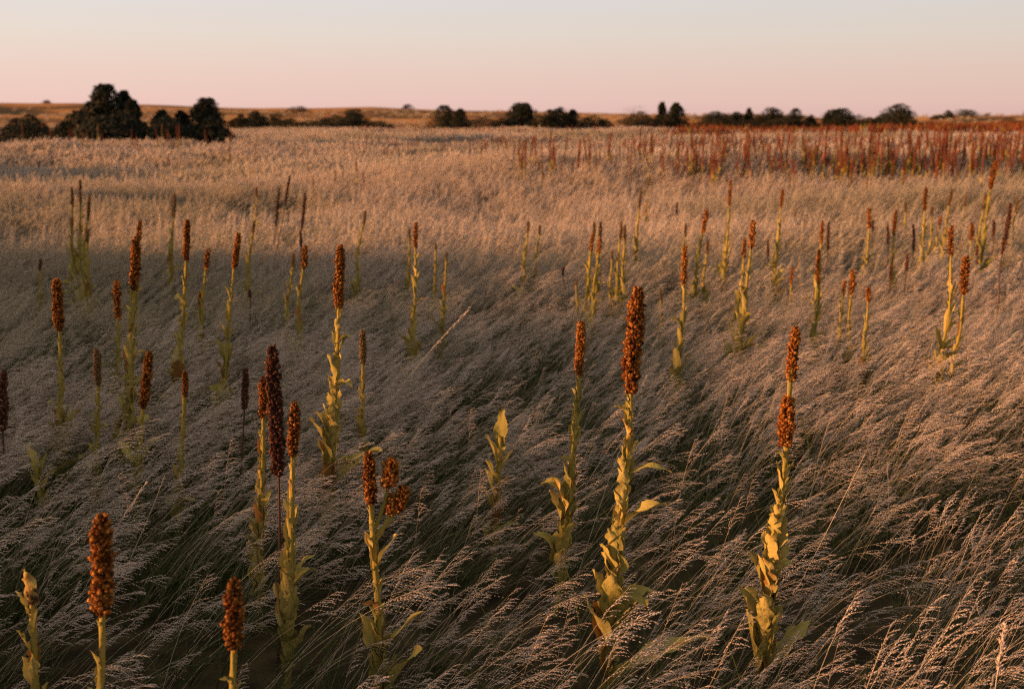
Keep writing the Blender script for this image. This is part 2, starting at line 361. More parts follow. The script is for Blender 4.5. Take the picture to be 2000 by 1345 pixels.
# ------------------------------------------------------------------ mullein
def capsule_template(detail):
    ns = 6 if detail else 4
    prof = [(0, .30), (.35, .52), (.8, .50), (1.0, .40), (.72, .10)] if detail else [(0, .35), (.45, .55), (1, .08)]
    ph = np.arange(ns) * 2 * math.pi / ns
    V = [(r * math.cos(p), r * math.sin(p), z) for z, r in prof for p in ph]
    Q = [(k * ns + j, k * ns + (j + 1) % ns, (k + 1) * ns + (j + 1) % ns, (k + 1) * ns + j) for k in range(len(prof) - 1) for j in range(ns)]
    Tn = []
    if detail:
        for k in range(5):                                      # dry sepals spreading round the seed pod
            a = k * 2 * math.pi / 5 + .3; b = len(V)
            V += [(.30 * math.cos(a - .4), .30 * math.sin(a - .4), .02), (.30 * math.cos(a + .4), .30 * math.sin(a + .4), .02),
                  (.68 * math.cos(a), .68 * math.sin(a), .5), (.98 * math.cos(a), .98 * math.sin(a), 1.2)]
            Tn += [(b, b + 1, b + 2), (b, b + 2, b + 3), (b + 1, b + 3, b + 2)]
    return np.array(V), [np.array(Q)] + ([np.array(Tn)] if Tn else [])
CAP_HI, CAP_LO = capsule_template(True), capsule_template(False)

def spike(mb, P, rr, detail, ragged=.12, dark=0.0, n=None, mi=0):
    """Dense seed spike along the polyline P (bottom to top), outer radius rr."""
    P = np.asarray(P); seg = np.linalg.norm(np.diff(P, axis=0), axis=1); L = seg.sum(); cum = np.concatenate([[0], np.cumsum(seg)]) / L
    at = lambda t: np.stack([np.interp(t, cum, P[:, c]) for c in range(3)], -1)
    tube(mb, at(np.linspace(0, 1, 10)), rr * .5 * np.array([.7, .95, 1, 1, 1, 1, 1, .95, .8, .35]), 6, .08, mi)
    pod = (.43 if detail else .62) * rr * (.88 if dark else 1)
    n = n or int(np.clip(2 * math.pi * .75 * rr * L / (pod * .62) ** 2, 40, 1000 if detail else 240))
    k = np.arange(n); t = np.clip((k + rng.uniform(-1.5, 1.5, n)) / n, 0, 1) ** .97; a = k * 2.39996 + rng.normal(0, .25, n)
    lump = 1 + ragged * np.sin(t * L / rr * 1.1 + rng.uniform(0, 6)) * np.cos(a * 1 + rng.uniform(0, 6)) + rng.normal(0, ragged * .7, n)
    keep = rng.random(n) > ragged * (.4 + 1.6 * ((t < .15) | (t > .9)))
    prof = np.interp(t, [0, .08, .3, .75, .93, 1], [.62, .92, 1.0, .90, .70, .36])
    tan = unit(at(np.clip(t + .03, 0, 1)) - at(np.clip(t - .03, 0, 1)))
    fr = frames(tan); rad = fr[:, :, 0] * np.cos(a)[:, None] + fr[:, :, 1] * np.sin(a)[:, None]
    d = unit(rad + tan * rng.normal(.6, .35, n)[:, None] + rng.normal(0, .30, (n, 3)))
    p = at(t) + rad * (rr * .42 * prof * lump * np.where(rng.random(n) < .09, 1.45, 1))[:, None]
    s = pod * np.clip(rng.normal(1, .24, n), .5, 1.6) * prof ** .5
    V, F = CAP_HI if detail else CAP_LO
    Mx = frames(d, rng.uniform(0, 6, n)) * np.stack([s * .62, s * .70, s * 1.25], -1)[:, None, :]
    ti = np.clip(rng.beta(2, 2, n) * .95 - dark + .18 * np.sin(t * 17 + a * .3), 0, 1)
    mb.stamp(V[:], F, Mx[keep], p[keep], ti[keep], mi)

def leaf(mb, base, az, L, Wd, a0, a1, fold=.4, wave=.12, torn=0.0, tint=.5, nu=11, clasp=.55, twist=0.0, mi=0):
    s = np.linspace(0, 1, nu); th = a0 + (a1 - a0) * s ** 1.5
    d = np.stack([np.sin(th), 0 * s, np.cos(th)], -1)
    mid = np.concatenate([[np.zeros(3)], np.cumsum((d[1:] + d[:-1]) / 2 * L / (nu - 1), axis=0)])
    nrm = np.stack([-np.cos(th), 0 * s, np.sin(th)], -1)
    w = Wd * .5 * np.maximum(clasp * (1 - s) ** 1.2, 1.05 * np.sin(np.pi * np.clip(s * .93 + .05, 0, 1)) ** .75) * np.where(s > .97, .25, 1)
    cs = np.array([-1, -.55, 0, .55, 1]); ph = rng.uniform(0, 6, 2); fq = rng.uniform(9, 15, 2); V = []
    for i in range(nu):
        for c in cs:
            sdx = 0 if c < 0 else 1
            rag = 1 - torn * max(0, math.sin(fq[sdx] * 1.7 * s[i] + ph[sdx] * 2)) ** 3 * (abs(c) > .9) * (.8 if s[i] > .1 else 0)
            wv = wave * Wd * abs(c) ** 2 * math.sin(fq[sdx] * s[i] + ph[sdx])
            tw = twist * s[i]; yy = c * w[i] * rag * math.cos(fold); zz = abs(c) * w[i] * math.sin(fold) + wv
            V.append(mid[i] + np.array([0, 1, 0]) * (yy * math.cos(tw) - zz * math.sin(tw)) + nrm[i] * (zz * math.cos(tw) + yy * math.sin(tw)))
    V = np.array(V); ca, sa = math.cos(az), math.sin(az)
    V = np.stack([V[:, 0] * ca - V[:, 1] * sa, V[:, 0] * sa + V[:, 1] * ca, V[:, 2]], -1) + base
    n5 = len(cs); Q = [(i * n5 + j, i * n5 + j + 1, (i + 1) * n5 + j + 1, (i + 1) * n5 + j) for i in range(nu - 1) for j in range(n5 - 1)]
    tt = np.clip(tint + np.tile([.0, -.02, .22, -.02, .0], nu) + .10 * np.repeat(s, n5), 0, 1)   # paler midrib
    mb.add(V, [np.array(Q)], tt, mi)

GROUP = 'mullein stalks standing in the grass'
SPIKE_MAT = {'L': 'capsule', 'D': 'dead_capsule', 'G': 'dull_capsule', 'Y': 'dull_capsule'}
def mullein(kind, segs, base, ez, label, detail=0, bow=0.0, lean_y=0.0, leaves=None, branches=(), topx=None, size=1.0, extra=(), kink=.0):
    """segs: [(top x, top row, bottom row, width)] of the seed spikes, highest first; base: where the stalk meets the grass in the photograph."""
    E = ground_at(*base, ez); tx, ty = segs[0][0], segs[0][1]
    T = at_depth(tx, ty, E[1] + lean_y)
    root = E + (E - T) * (E[2] - float(terrain(E[0], E[1]))) / max(T[2] - E[2], .05)
    root[2] = float(terrain(root[0], root[1])) - .02
    name = 'mullein_stalk' if kind != 'D' else 'dead_mullein_stalk'
    e = bpy.data.objects.new(name, None); C.objects.link(e); e.location = root; e.empty_display_size = .1
    tag(e, label, 'mullein', GROUP)
    n = 26; t = np.linspace(0, 1, n)[:, None]
    P = root + (T - root) * t + np.array([1., 0, 0]) * (bow * np.sin(np.pi * t) + kink * np.sin(2 * np.pi * t * 1.6 + 1) * t * (1 - t)) \
        + np.array([0, 1., 0]) * rng.normal(0, .008) * np.sin(2 * np.pi * t)
    H = np.linalg.norm(T - root); dist = np.linalg.norm(E - CAMP); row = rowof(P)
    Pl = P - root; t1 = t[:, 0]
    t_of = lambda r: float(np.interp(-r, -row, t1))
    at = lambda tt: np.stack([np.interp(tt, t1, Pl[:, c]) for c in range(3)], -1)
    t_top0 = t_of(segs[-1][2]) if kind != 'Y' else 1.0; t_stem = max(t_top0, t_of(segs[0][2]))
    # stem
    mb = MB(); r0 = (.0102 if kind != 'D' else .0052) * size * (1.0 if dist < 6 else 1.15)
    tl = np.linspace(0, min(t_stem + .03, 1), 40); sides = 9 if detail else 6
    wob = None
    if kind != 'D': wob = 1 + .22 * np.sin(np.arange(sides)[None] * 2.1 + tl[:, None] * 35) + rng.normal(0, .08, (40, sides))
    tube(mb, at(tl), np.linspace(r0, r0 * .62, 40), sides, .5, 0, True, wob)
    link('stem', mb.mesh('stem', [M['stem' if kind != 'D' else 'dead_stem']]), e)
    # spikes
    for k, (sx, y0, y1, w) in enumerate(segs):
        if kind == 'Y' and w == 0: continue
        rr = w / FPX * dist / 2 * .76; tb, tt = t_of(y1), (1.0 if k == 0 else t_of(y0))
        sm = MB(); spike(sm, at(np.linspace(tb, tt, 8)) + np.cumsum(rng.normal(0, rr * .06, (8, 3)), axis=0), rr, detail, rng.uniform(.14, .24) if detail else .12, .0 if kind == 'L' else .05)
        link('seed_spike', sm.mesh('seed_spike', [M[SPIKE_MAT[kind]]], True), e)
    for (fy, bx, by, b1, w) in branches:
        st = at(t_of(fy)); en = at_depth(bx, by, E[1] + rng.uniform(-.02, .02)) - root; q = np.linspace(0, 1, 12)[:, None]
        ctrl = np.array([en[0] * .8 + st[0] * .2, en[1], st[2] * .6 + en[2] * .4])
        B = st * (1 - q) ** 2 + 2 * ctrl * q * (1 - q) + en * q ** 2; br = rowof(B + root); tbq = float(np.interp(-b1, -br, q[:, 0]))
        bm = MB(); tube(bm, B, np.linspace(.006, .004, 12), 6, .4); bo = link('branch', bm.mesh('branch', [M['stem']]), e)
        Bp = np.stack([np.interp(np.linspace(tbq, 1, 7), q[:, 0], B[:, c]) for c in range(3)], -1)
        sm = MB(); spike(sm, Bp, w / FPX * dist / 2 * .95, 1, .16); link('seed_spike', sm.mesh('seed_spike', [M[SPIKE_MAT[kind]]]), bo)
    # leaves, large below, small and pressed to the stem above
    if kind == 'D':
        if detail:
            for q in np.linspace(.25, .8, 6):
                km = MB(); p = at(q * t_top0); a = rng.uniform(0, 6)
                tube(km, [p, p + np.array([math.cos(a) * .012, math.sin(a) * .012, .006])], [.0022, .0008], 4, .4)
                link('twig_stub', km.mesh('twig_stub', [M['dead_stem']]), e)
    else:
        nl = leaves if leaves is not None else (34 if detail else 21); fm = MB(); tl_end = t_top0 * .985
        tb = [segs[k][2] for k in range(len(segs))]
        for k in range(nl):
            q = (k + rng.uniform(-.3, .3)) / nl; tq = .10 + (tl_end - .10) * np.clip(q, 0, 1)
            z = tq / max(tl_end, .01)
            Ln = H * np.interp(z, [0, .3, .6, .85, 1], [.19, .15, .10, .065, .032]) * rng.uniform(.7, 1.2) * size * (1 if detail else 1.15)
            if kind == 'Y': Ln = rng.uniform(.08, .125) * size
            Wd = Ln * np.interp(z, [0, .5, 1], np.array([.41, .40, .37]) * (1 if detail else .82)) * rng.uniform(.75, 1.2)
            a0 = R(rng.uniform(3, 16)); a1 = a0 + R(rng.uniform(-2, 24))
            if kind == 'Y': a0, a1 = R(rng.uniform(5, 25)), R(rng.uniform(10, 40))
            if rng.random() < (.13 if detail else .25): a1 = R(rng.uniform(60, 140))
            if not detail and z < .4 and kind != 'Y': a1 += R(rng.uniform(10, 45)); Ln *= 1.15
            az = k * 2.4 + rng.normal(0, .5); tgt = fm if not detail else MB()
            leaf(tgt, at(tq) + .004 * np.array([math.cos(az), math.sin(az), 0]), az, Ln, Wd, a0, a1, rng.uniform(.25, .6), rng.uniform(.06, .16),
                 rng.choice([.3, .7, 1.1], p=[.35, .35, .3]) if detail else .3, rng.choice([rng.uniform(.2, .7), .98], p=[.9, .1]), 17 if detail else 7, rng.uniform(.45, .8), rng.normal(0, .25))
            if detail: link('leaf', tgt.mesh('leaf', [M['leaf']]), e)
        for (q, az, Ln, Wd, a0, a1, torn) in extra:
            tgt = MB(); leaf(tgt, at(q), R(az), Ln, Wd, R(a0), R(a1), .3, .1, torn, .55, 15, .5, 0); link('leaf', tgt.mesh('leaf', [M['leaf']]), e)
        if not detail: link('foliage', fm.mesh('foliage', [M['leaf']]), e)
    return e

# --- the stalks nearest the camera, each leaf its own part
mullein('L', [(1240, 563, 770, 40)], (1180, 1345), .10, 'tallest golden stalk right of centre, fat rust spike over large torn yellow leaves', 1, bow=.012, leaves=44, kink=.02,
        extra=[(.47, -25, .17, .075, 35, 80, .35), (.10, 5, .34, .085, 52, 88, .5), (.36, 200, .12, .05, 15, 40, .4), (.60, -10, .13, .035, 60, 120, 0)])
mullein('L', [(1136, 630, 735, 24)], (1095, 1090), .22, 'slender golden stalk with a narrow rust spike just left of the tallest one', 1, bow=.012, leaves=34)
mullein('L', [(1551, 637, 745, 24), (1551, 775, 872, 34)], (1478, 1345), .10, 'golden stalk at right whose rust spike is split in two by a bare gap', 1, bow=.01, leaves=40, kink=.02,
        extra=[(.14, 10, .22, .075, 45, 40, .6), (.40, 15, .10, .05, 25, 60, .3)])
mullein('D', [(533, 674, 930, 38)], (542, 1240), .10, 'tall leafless dead stalk with a long dark maroon spike', 1, bow=.012)
mullein('L', [(575, 786, 892, 26)], (562, 1290), .10, 'yellow stalk with a short ragged orange spike right beside the big dark dead spike', 1, leaves=24,
        extra=[(.10, -30, .20, .08, 20, 50, .4), (.42, 20, .10, .03, 40, 70, 0)])
mullein('L', [(515, 735, 815, 22)], (508, 1120), .20, 'leafy stalk whose brown spike is half hidden behind the big dark dead spike', 1, leaves=34)
mullein('L', [(667, 477, 602, 24)], (636, 990), .24, 'tall stalk with a bright copper spike and a wide leafy skirt, left of centre', 1, bow=.012, leaves=36,
        extra=[(.28, -10, .26, .09, 40, 85, .6), (.34, 190, .20, .08, 15, 35, .2), (.26, 30, .22, .08, 50, 90, .5), (.40, 170, .15, .06, 20, 40, 0)])
mullein('L', [(716, 885, 985, 30)], (737, 1345), .12, 'short branched stalk carrying three stubby orange seed clusters', 1, leaves=26, bow=.012,
        branches=[(1040, 765, 896, 952, 31), (1050, 790, 950, 1000, 28), (1060, 768, 968, 1003, 24)],
        extra=[(.06, -20, .28, .10, 20, 45, .7), (.28, -10, .20, .045, 35, 50, .3), (.62, 170, .10, .045, 20, 10, .2), (.60, -10, .13, .05, 25, 40, .1), (.2, 160, .2, .085, 12, 25, .4)])
mullein('L', [(197, 1005, 1200, 46)], (195, 1345), .46, 'blurred near stalk at left with a thick lumpy orange brown spike', 1, leaves=16)
mullein('L', [(462, 1135, 1265, 44)], (455, 1345), .52, 'short blurred spike close to the camera at the bottom edge', 1, leaves=14)
mullein('Y', [(62, 1150, 1180, 26)], (70, 1345), .40, 'young leafy stalk at bottom left with a bud clasped between woolly leaves', 1, leaves=16, size=.9)
mullein('L', [(110, 545, 647, 24)], (123, 890), .28, 'stalk with a dark rust spike and an upswept leaf near the left edge', 1, leaves=22, extra=[(.34, -10, .20, .07, 25, 55, .1), (.20, -20, .16, .075, 40, 70, .2)])
mullein('L', [(263, 460, 566, 22)], (248, 850), .34, 'stalk with a long copper spike and curled upper leaves in the left cluster', 1, bow=.008, leaves=34)
mullein('L', [(367, 430, 510, 16)], (350, 750), .34, 'tall stalk with a copper spike and broad clasping leaves right of the left cluster', 1, leaves=20)
mullein('L', [(465, 457, 526, 16)], (440, 770), .34, 'curved golden stalk with a copper spike and small out-turned leaves', 1, bow=-.012, leaves=20)
mullein('G', [(190, 680, 752, 18)], (190, 920), .28, 'dull green brown spike on a leafy stalk, low in the left cluster', 1, leaves=20)
mullein('L', [(288, 690, 800, 22)], (268, 950), .25, 'short stalk with a tapering ragged brown spike among broad green leaves', 1, leaves=20, extra=[(.4, 170, .16, .06, 25, 50, .2), (.42, 10, .15, .06, 25, 45, 0)])
mullein('L', [(362, 728, 776, 15)], (350, 965), .24, 'short thin stalk with a small brown spike standing in shade', 1, leaves=18)
mullein('D', [(481, 718, 800, 18)], (470, 930), .26, 'short dead stalk with a small black spike left of the big dark one', 1)
mullein('D', [(6, 725, 842, 21)], (8, 930), .26, 'dead stalk cut by the left edge with a long dark spike', 1)
mullein('G', [(709, 645, 710, 18)], (708, 900), .25, 'grey green unripe spike on a slim stalk behind the branched one', 1, leaves=20)
mullein('Y', [(978, 852, 860, 0)], (968, 1010), .20, 'leafy shoot without a spike in the centre foreground', 1, leaves=12, size=1.4)
mullein('Y', [(72, 908, 915, 0)], (85, 985), .22, 'low leafy shoot without a spike near the left edge', 1, leaves=10, size=1.2)

# --- the middle of the field
MID = [
 ('L', 229, 548, 625, 18, 230, 770, .34, 'brown spike with a pale leafy stem left of the long copper spike'),
 ('L', 273, 430, 470, 12, 262, 640, .38, 'thin dark spike peeping out just behind the long copper spike at left'),
 ('G', 342, 377, 426, 10, 331, 560, .40, 'lone dark slim spike above a pale green stem at upper left'),
 ('L', 407, 487, 530, 13, 398, 690, .34, 'small brown spike between the two copper spikes of the left group'),
 ('L', 389, 570, 602, 9, 388, 690, .34, 'smallest bud topped stalk leaning on a taller one in the left group'),
 ('G', 141, 365, 406, 9, 143, 570, .40, 'leftmost and shortest spike of a dense green clump at upper left'),
 ('G', 157, 350, 405, 9, 152, 575, .40, 'tallest spike of a dense green clump at upper left'),
 ('G', 174, 380, 432, 9, 164, 585, .40, 'rightmost spike of a dense green clump at upper left'),
 ('G', 170, 448, 476, 9, 172, 600, .40, 'low spike in front of a dense green clump at upper left'),
 ('G', 80, 505, 530, 9, 79, 610, .40, 'small nodding spike alone near the left edge'),
 ('D', 567, 342, 400, 8, 530, 530, .40, 'bare dark stalk leaning strongly to the right, tallest of the dead trio'),
 ('D', 546, 366, 442, 9, 538, 520, .40, 'leftmost bare dark spike of the dead trio'),
 ('D', 596, 377, 450, 10, 588, 520, .40, 'thickest straight dark spike at the right of the dead trio'),
 ('L', 501, 365, 385, 6, 494, 470, .42, 'thin yellow stalk with a tiny spike left of the dead trio'),
 ('D', 587, 450, 482, 8, 582, 560, .40, 'small dark spike right under the dead trio'),
 ('L', 595, 478, 526, 15, 583, 690, .36, 'bright copper spike on a twisting golden stem below the dead trio'),
 ('G', 575, 495, 522, 10, 568, 660, .36, 'dull spike tucked left of the bright copper one below the dead trio'),
 ('G', 496, 430, 456, 8, 486, 590, .40, 'small dark spike on a pale curved stem left of the copper spike group'),
 ('D', 487, 565, 580, 8, 487, 650, .36, 'tiny dark bud on a thin stem low in the grass'),
 ('G', 714, 410, 440, 9, 705, 565, .40, 'single short dark spike above bushy green leaves, left of centre'),
 ('L', 813, 435, 485, 12, 808, 690, .36, 'larger rust spike of a close pair left of the middle'),
 ('G', 800, 447, 470, 7, 796, 580, .38, 'smaller dull spike of a close pair left of the middle'),
 ('G', 851, 477, 492, 6, 845, 590, .38, 'thin stalk with a tiny tip right of the close pair'),
 ('G', 872, 492, 512, 7, 862, 640, .38, 'thin nodding stalk standing outermost right of the close pair'),
 ('G', 1032, 432, 456, 9, 1020, 575, .38, 'left one of two small dark spikes in the very middle of the field'),
 ('G', 1055, 440, 460, 8, 1043, 560, .38, 'right one of two small dark spikes in the very middle of the field'),
 ('D', 1100, 522, 538, 7, 1098, 570, .38, 'tiny dark spike sunk almost to its tip in the grass'),
 ('G', 1161, 433, 462, 9, 1150, 600, .38, 'upper left spike in the tight bunch of four right of centre'),
 ('L', 1157, 455, 492, 10, 1147, 610, .38, 'lower left spike in the tight bunch of four right of centre'),
 ('G', 1174, 432, 466, 10, 1166, 590, .38, 'upper right spike in the tight bunch of four right of centre'),
 ('L', 1172, 465, 496, 11, 1158, 630, .38, 'brightest lower spike in the tight bunch of four right of centre'),
 ('G', 1214, 433, 472, 10, 1207, 600, .38, 'left half of a double dark spike next to the tight bunch of four'),
 ('G', 1220, 440, 474, 9, 1212, 600, .38, 'right half of a double dark spike next to the tight bunch of four'),
 ('G', 1195, 490, 512, 7, 1190, 600, .38, 'small green tip between the tight bunch and the double spike'),
 ('G', 1126, 545, 560, 6, 1125, 620, .36, 'low green shoot just left of the tight bunch'),
 ('G', 1252, 366, 411, 9, 1240, 540, .40, 'tall dark spike on a green stem above the tallest golden stalk'),
 ('G', 1266, 352, 370, 5, 1258, 450, .42, 'faint thin yellow stalk just behind the tall dark spike'),
 ('D', 1323, 395, 425, 7, 1320, 455, .42, 'small bare dark spike alone in the pinkish grass'),
 ('G', 1339, 435, 462, 8, 1335, 560, .38, 'dull spike standing directly over a bright copper one'),
 ('L', 1339, 480, 556, 15, 1326, 730, .36, 'bright copper spike on a golden stem right of the tallest stalk'),
 ('L', 1380, 406, 456, 12, 1352, 590, .38, 'brown spike on a stem leaning right, above a bushy stalk'),
 ('G', 1382, 468, 497, 9, 1375, 590, .38, 'dull short spike below the leaning brown one'),
 ('G', 1290, 565, 590, 7, 1290, 625, .36, 'green unripe tip low in the grass near the tallest stalk'),
 ('L', 1429, 348, 406, 9, 1408, 560, .40, 'tallest slim dark spike of the right field, above a leafy stem'),
 ('L', 1472, 430, 486, 15, 1440, 690, .36, 'bright copper spike on a bent golden stem, right half'),
 ('L', 1456, 465, 506, 11, 1434, 620, .38, 'smaller copper spike close left of the bent golden stem'),
 ('D', 1500, 468, 502, 7, 1498, 540, .40, 'small bare dark spike right of the bent golden stem'),
 ('L', 1529, 370, 406, 9, 1513, 570, .40, 'brown spike on a tall thin curving stem above the split spike'),
 ('L', 1547, 520, 560, 8, 1545, 600, .38, 'short reddish spike low in the grass above the split spike'),
 ('G', 1553, 408, 425, 5, 1550, 455, .42, 'tiny faint spike far behind the split one'),
 ('L', 1607, 430, 478, 9, 1590, 620, .38, 'upper brown spike right over a second one on the same line'),
 ('L', 1600, 487, 556, 12, 1588, 680, .36, 'lower copper spike right under another brown one'),
 ('D', 1620, 433, 490, 9, 1605, 560, .38, 'bare dark spike close right of the stacked pair'),
 ('L', 1665, 527, 576, 15, 1655, 680, .36, 'bushy rust spike, larger of a low pair at right'),
 ('L', 1650, 548, 576, 9, 1640, 680, .36, 'dull small spike, left one of a low pair at right'),
 ('L', 1697, 560, 590, 12, 1685, 720, .36, 'short rust spike alone on a pale stem right of the low pair'),
 ('L', 1698, 405, 447, 10, 1685, 545, .40, 'reddish spike on a yellow stem with a thin dark one touching it'),
 ('D', 1705, 430, 453, 6, 1700, 500, .40, 'thin dark spike touching the reddish one from the right'),
 ('D', 1734, 437, 492, 8, 1731, 525, .40, 'slim black spike on a bare stem, left of the crowded far right group'),
 ('L', 1750, 410, 460, 10, 1742, 570, .40, 'thick brown spike beside the slim black one'),
 ('D', 1742, 515, 545, 8, 1738, 590, .38, 'short black spike low below the thick brown one'),
 ('D', 1783, 437, 492, 8, 1777, 540, .40, 'long thin black spike in front of a tall green stem'),
 ('D', 1773, 495, 530, 9, 1767, 590, .38, 'dark red spike on a bare stem below the long thin black one'),
 ('L', 1808, 366, 412, 10, 1790, 550, .40, 'tall brown spike rising over the crowded far right group'),
 ('G', 1769, 395, 415, 7, 1764, 480, .42, 'small dark tip left of the tall brown spike'),
 ('G', 1820, 404, 425, 7, 1812, 500, .42, 'small nodding tip right of the tall brown spike'),
 ('G', 1858, 370, 402, 9, 1838, 510, .40, 'grey dark spike above bright green leaves in the far right group'),
 ('G', 1886, 380, 405, 7, 1880, 460, .42, 'slim dark spike right of the grey one'),
 ('G', 1926, 378, 412, 9, 1905, 515, .40, 'dark spike left of the tall orange brown column'),
 ('L', 1944, 312, 370, 12, 1912, 540, .40, 'tall orange brown column, highest of all at far right'),
 ('D', 1942, 430, 472, 8, 1938, 520, .40, 'dark bare spike under the tall orange brown column'),
 ('L', 1862, 440, 500, 13, 1828, 740, .36, 'bright orange spike on a bent golden stem at far right'),
 ('L', 1888, 502, 576, 19, 1862, 750, .34, 'thick orange spike in front of a shaded one at far right'),
 ('D', 1858, 565, 595, 9, 1850, 650, .36, 'small maroon spike between two golden stems'),
 ('D', 1974, 397, 497, 13, 1945, 620, .38, 'long dark red spike on a bare leaning stem near the right edge'),
 ('G', 1988, 385, 416, 8, 1976, 490, .42, 'dark nodding spike touching the right edge'),
 ('L', 1898, 435, 470, 10, 1890, 530, .40, 'brown spike in the middle of the crowded far right group'),
 ('D', 1910, 480, 515, 8, 1904, 560, .40, 'dark spike low in the leaves of the crowded far right group'),
 ('L', 1838, 422, 440, 7, 1830, 500, .42, 'tiny yellowish spike in the crowded far right group'),
]
for k_, x, y, yb, w, bx, by, ez, lab in MID:
    mullein(k_, [(x, y, yb, w)], (bx, by), ez, lab, 0, bow=rng.normal(0, .012), kink=rng.normal(0, .03), leaves=None if k_ != 'D' else 0)

# --- the far stalks: one mesh each, copied
def far_stalk(seed, red):
    global rng
    old = rng; rng = np.random.default_rng(seed); mb = MB(); H = 1.0
    P = arc(np.zeros(3), rng.uniform(0, 6), R(rng.uniform(0, 5)), R(rng.uniform(2, 9)), H, 8)
    tube(mb, P[:6], np.linspace(.011, .008, 6), 5, .5, 0)
    for k in range(9):
        z = k / 9; f = 1 + z * 3.4; i = int(f); leaf(mb, P[i] + (P[i + 1] - P[i]) * (f - i), k * 2.4, .17 * (1 - .6 * z), .06 * (1 - .5 * z), .2, .8, .3, .1, 0, rng.uniform(.3, .7), 5)
    spike(mb, P[4 if red else 5:], rng.uniform(.016, .024), 0, .16, 0, 80, 1)
    rng = old
    return mb.mesh('mullein_stalk', [M['far_red'] if red == 2 else M['stem'], M['far_red'] if red else M['dull_capsule']])
far_meshes = [far_stalk(400 + k, (0, 1, 1, -9, 2)[k % 5]) for k in range(10)]
def weed_clump(seed):
    r_ = np.random.default_rng(seed); mb = MB()
    for _ in range(16):
        b = np.array([*r_.normal(0, .45, 2), 0.]); h = r_.uniform(.6, 1.15); P = arc(b, r_.uniform(0, 6), .05, r_.uniform(.1, .4), h, 6)
        tube(mb, P, np.array([.012, .012, .02, .032, .03, .008]) * r_.uniform(.7, 1.3), 4, r_.random() * .65, int(r_.random() < .85), False)
    return mb.mesh('weed_clump', [M['stem'], M['far_red']])
far_meshes += [weed_clump(441), weed_clump(442)]
protos = {}
placed = 0
def place_far(n, x0, x1, y0, y1, sc, kinds, label, group, bias=1.0):
    """Stalks standing on ground seen between the rows y0 and y1 of the field."""
    global placed
    for _ in range(n):
        px = x0 + (x1 - x0) * rng.random() ** bias; py = rng.uniform(y0, y1); p = ground_at(px, py, .45)
        k = int(rng.choice(kinds)); z = float(terrain(p[0], p[1]))
        if k not in protos:
            o = bpy.data.objects.new('mullein_stalk', far_meshes[k]); protos[k] = o
        else: o = protos[k].copy()
        C.objects.link(o); o.location = (p[0], p[1], z - .02); s = rng.uniform(*sc); o.scale = (s * rng.uniform(.65, .95),) * 2 + (s,)
        o.rotation_euler = (rng.normal(0, .04), rng.normal(.03, .05), rng.uniform(0, 6.28))
        tag(o, label, 'mullein', group); placed += 1
REDS, MIXD, GRN = [1, 2, 3, 4, 6, 7, 8, 9], [0, 1, 2, 5, 6, 7, 3], [0, 5, 0, 5, 1]
place_far(95, 1230, 2010, 318, 372, (.65, 1.3), REDS + MIXD, 'rust red stalk, one of the dense red band across the right of the field', 'red mullein band at the right', .75)
place_far(45, 1000, 1420, 316, 352, (.75, 1.2), REDS + MIXD, 'thin red stalk standing in the loose band between centre and right', 'red mullein band in the centre')
place_far(38, 440, 1010, 298, 325, (.85, 1.15), MIXD, 'small brownish stalk in the sparse far row left of the centre', 'far stalks left of centre')
place_far(20, 0, 455, 290, 312, (.8, 1.4), MIXD, 'faint stalk standing against the dark trees at far left', 'far stalks before the dark trees')
place_far(10, 600, 1700, 345, 395, (.85, 1.15), GRN, 'lone yellow green stalk scattered in the pinkish middle field', 'scattered pale stalks')

# what is left of them beyond counting
far_kinds = bpy.data.collections.new('far_kinds')
for k, me in enumerate(far_meshes):
    far_kinds.objects.link(bpy.data.objects.new('far_kind_%02d' % k, me))
def far_mass():
    P, I, S = [], [], []
    def zone(n, x0, x1, y0, y1, kinds, s0, s1, bias=1.0):
        px = x0 + (x1 - x0) * rng.random(n) ** bias; py = y0 + (y1 - y0) * rng.random(n) ** 1.7
        for a, b in zip(px, py):
            p = ground_at(a, b, .45); P.append((p[0], p[1], float(terrain(p[0], p[1])) - .02)); I.append(rng.choice(kinds)); S.append(rng.uniform(s0, s1))
    zone(950, 1000, 2060, 284, 356, REDS + MIXD, .5, 1.25, .55); zone(230, 1100, 2060, 280, 322, [10, 11], .35, .75, .5); zone(260, 700, 1500, 284, 318, REDS + MIXD, .7, 1.15)
    zone(160, 420, 1200, 274, 296, MIXD, .75, 1.0)
    zone(1150, 1300, 2080, 250, 270, [10, 11], .85, 1.35, .75); zone(260, 800, 1360, 256, 268, [10, 11], .6, .9)
    zone(160, 700, 1350, 258, 270, [3, 4, 8, 9], .9, 1.4)
    zone(60, -20, 460, 278, 296, MIXD, 1.0, 1.6)
    P = np.array(P); k = len(P)
    return P, np.stack([rng.normal(0, .04, k), rng.normal(.03, .05, k), rng.uniform(0, 6.28, k)], -1), np.array(S), np.array(I), np.zeros(k)
fm_ = scatter('far_mullein_mass', *far_mass(), far_kinds)
tag(fm_, 'rust red mass of far stalks along the edge of the field', 'mullein', kind='stuff')

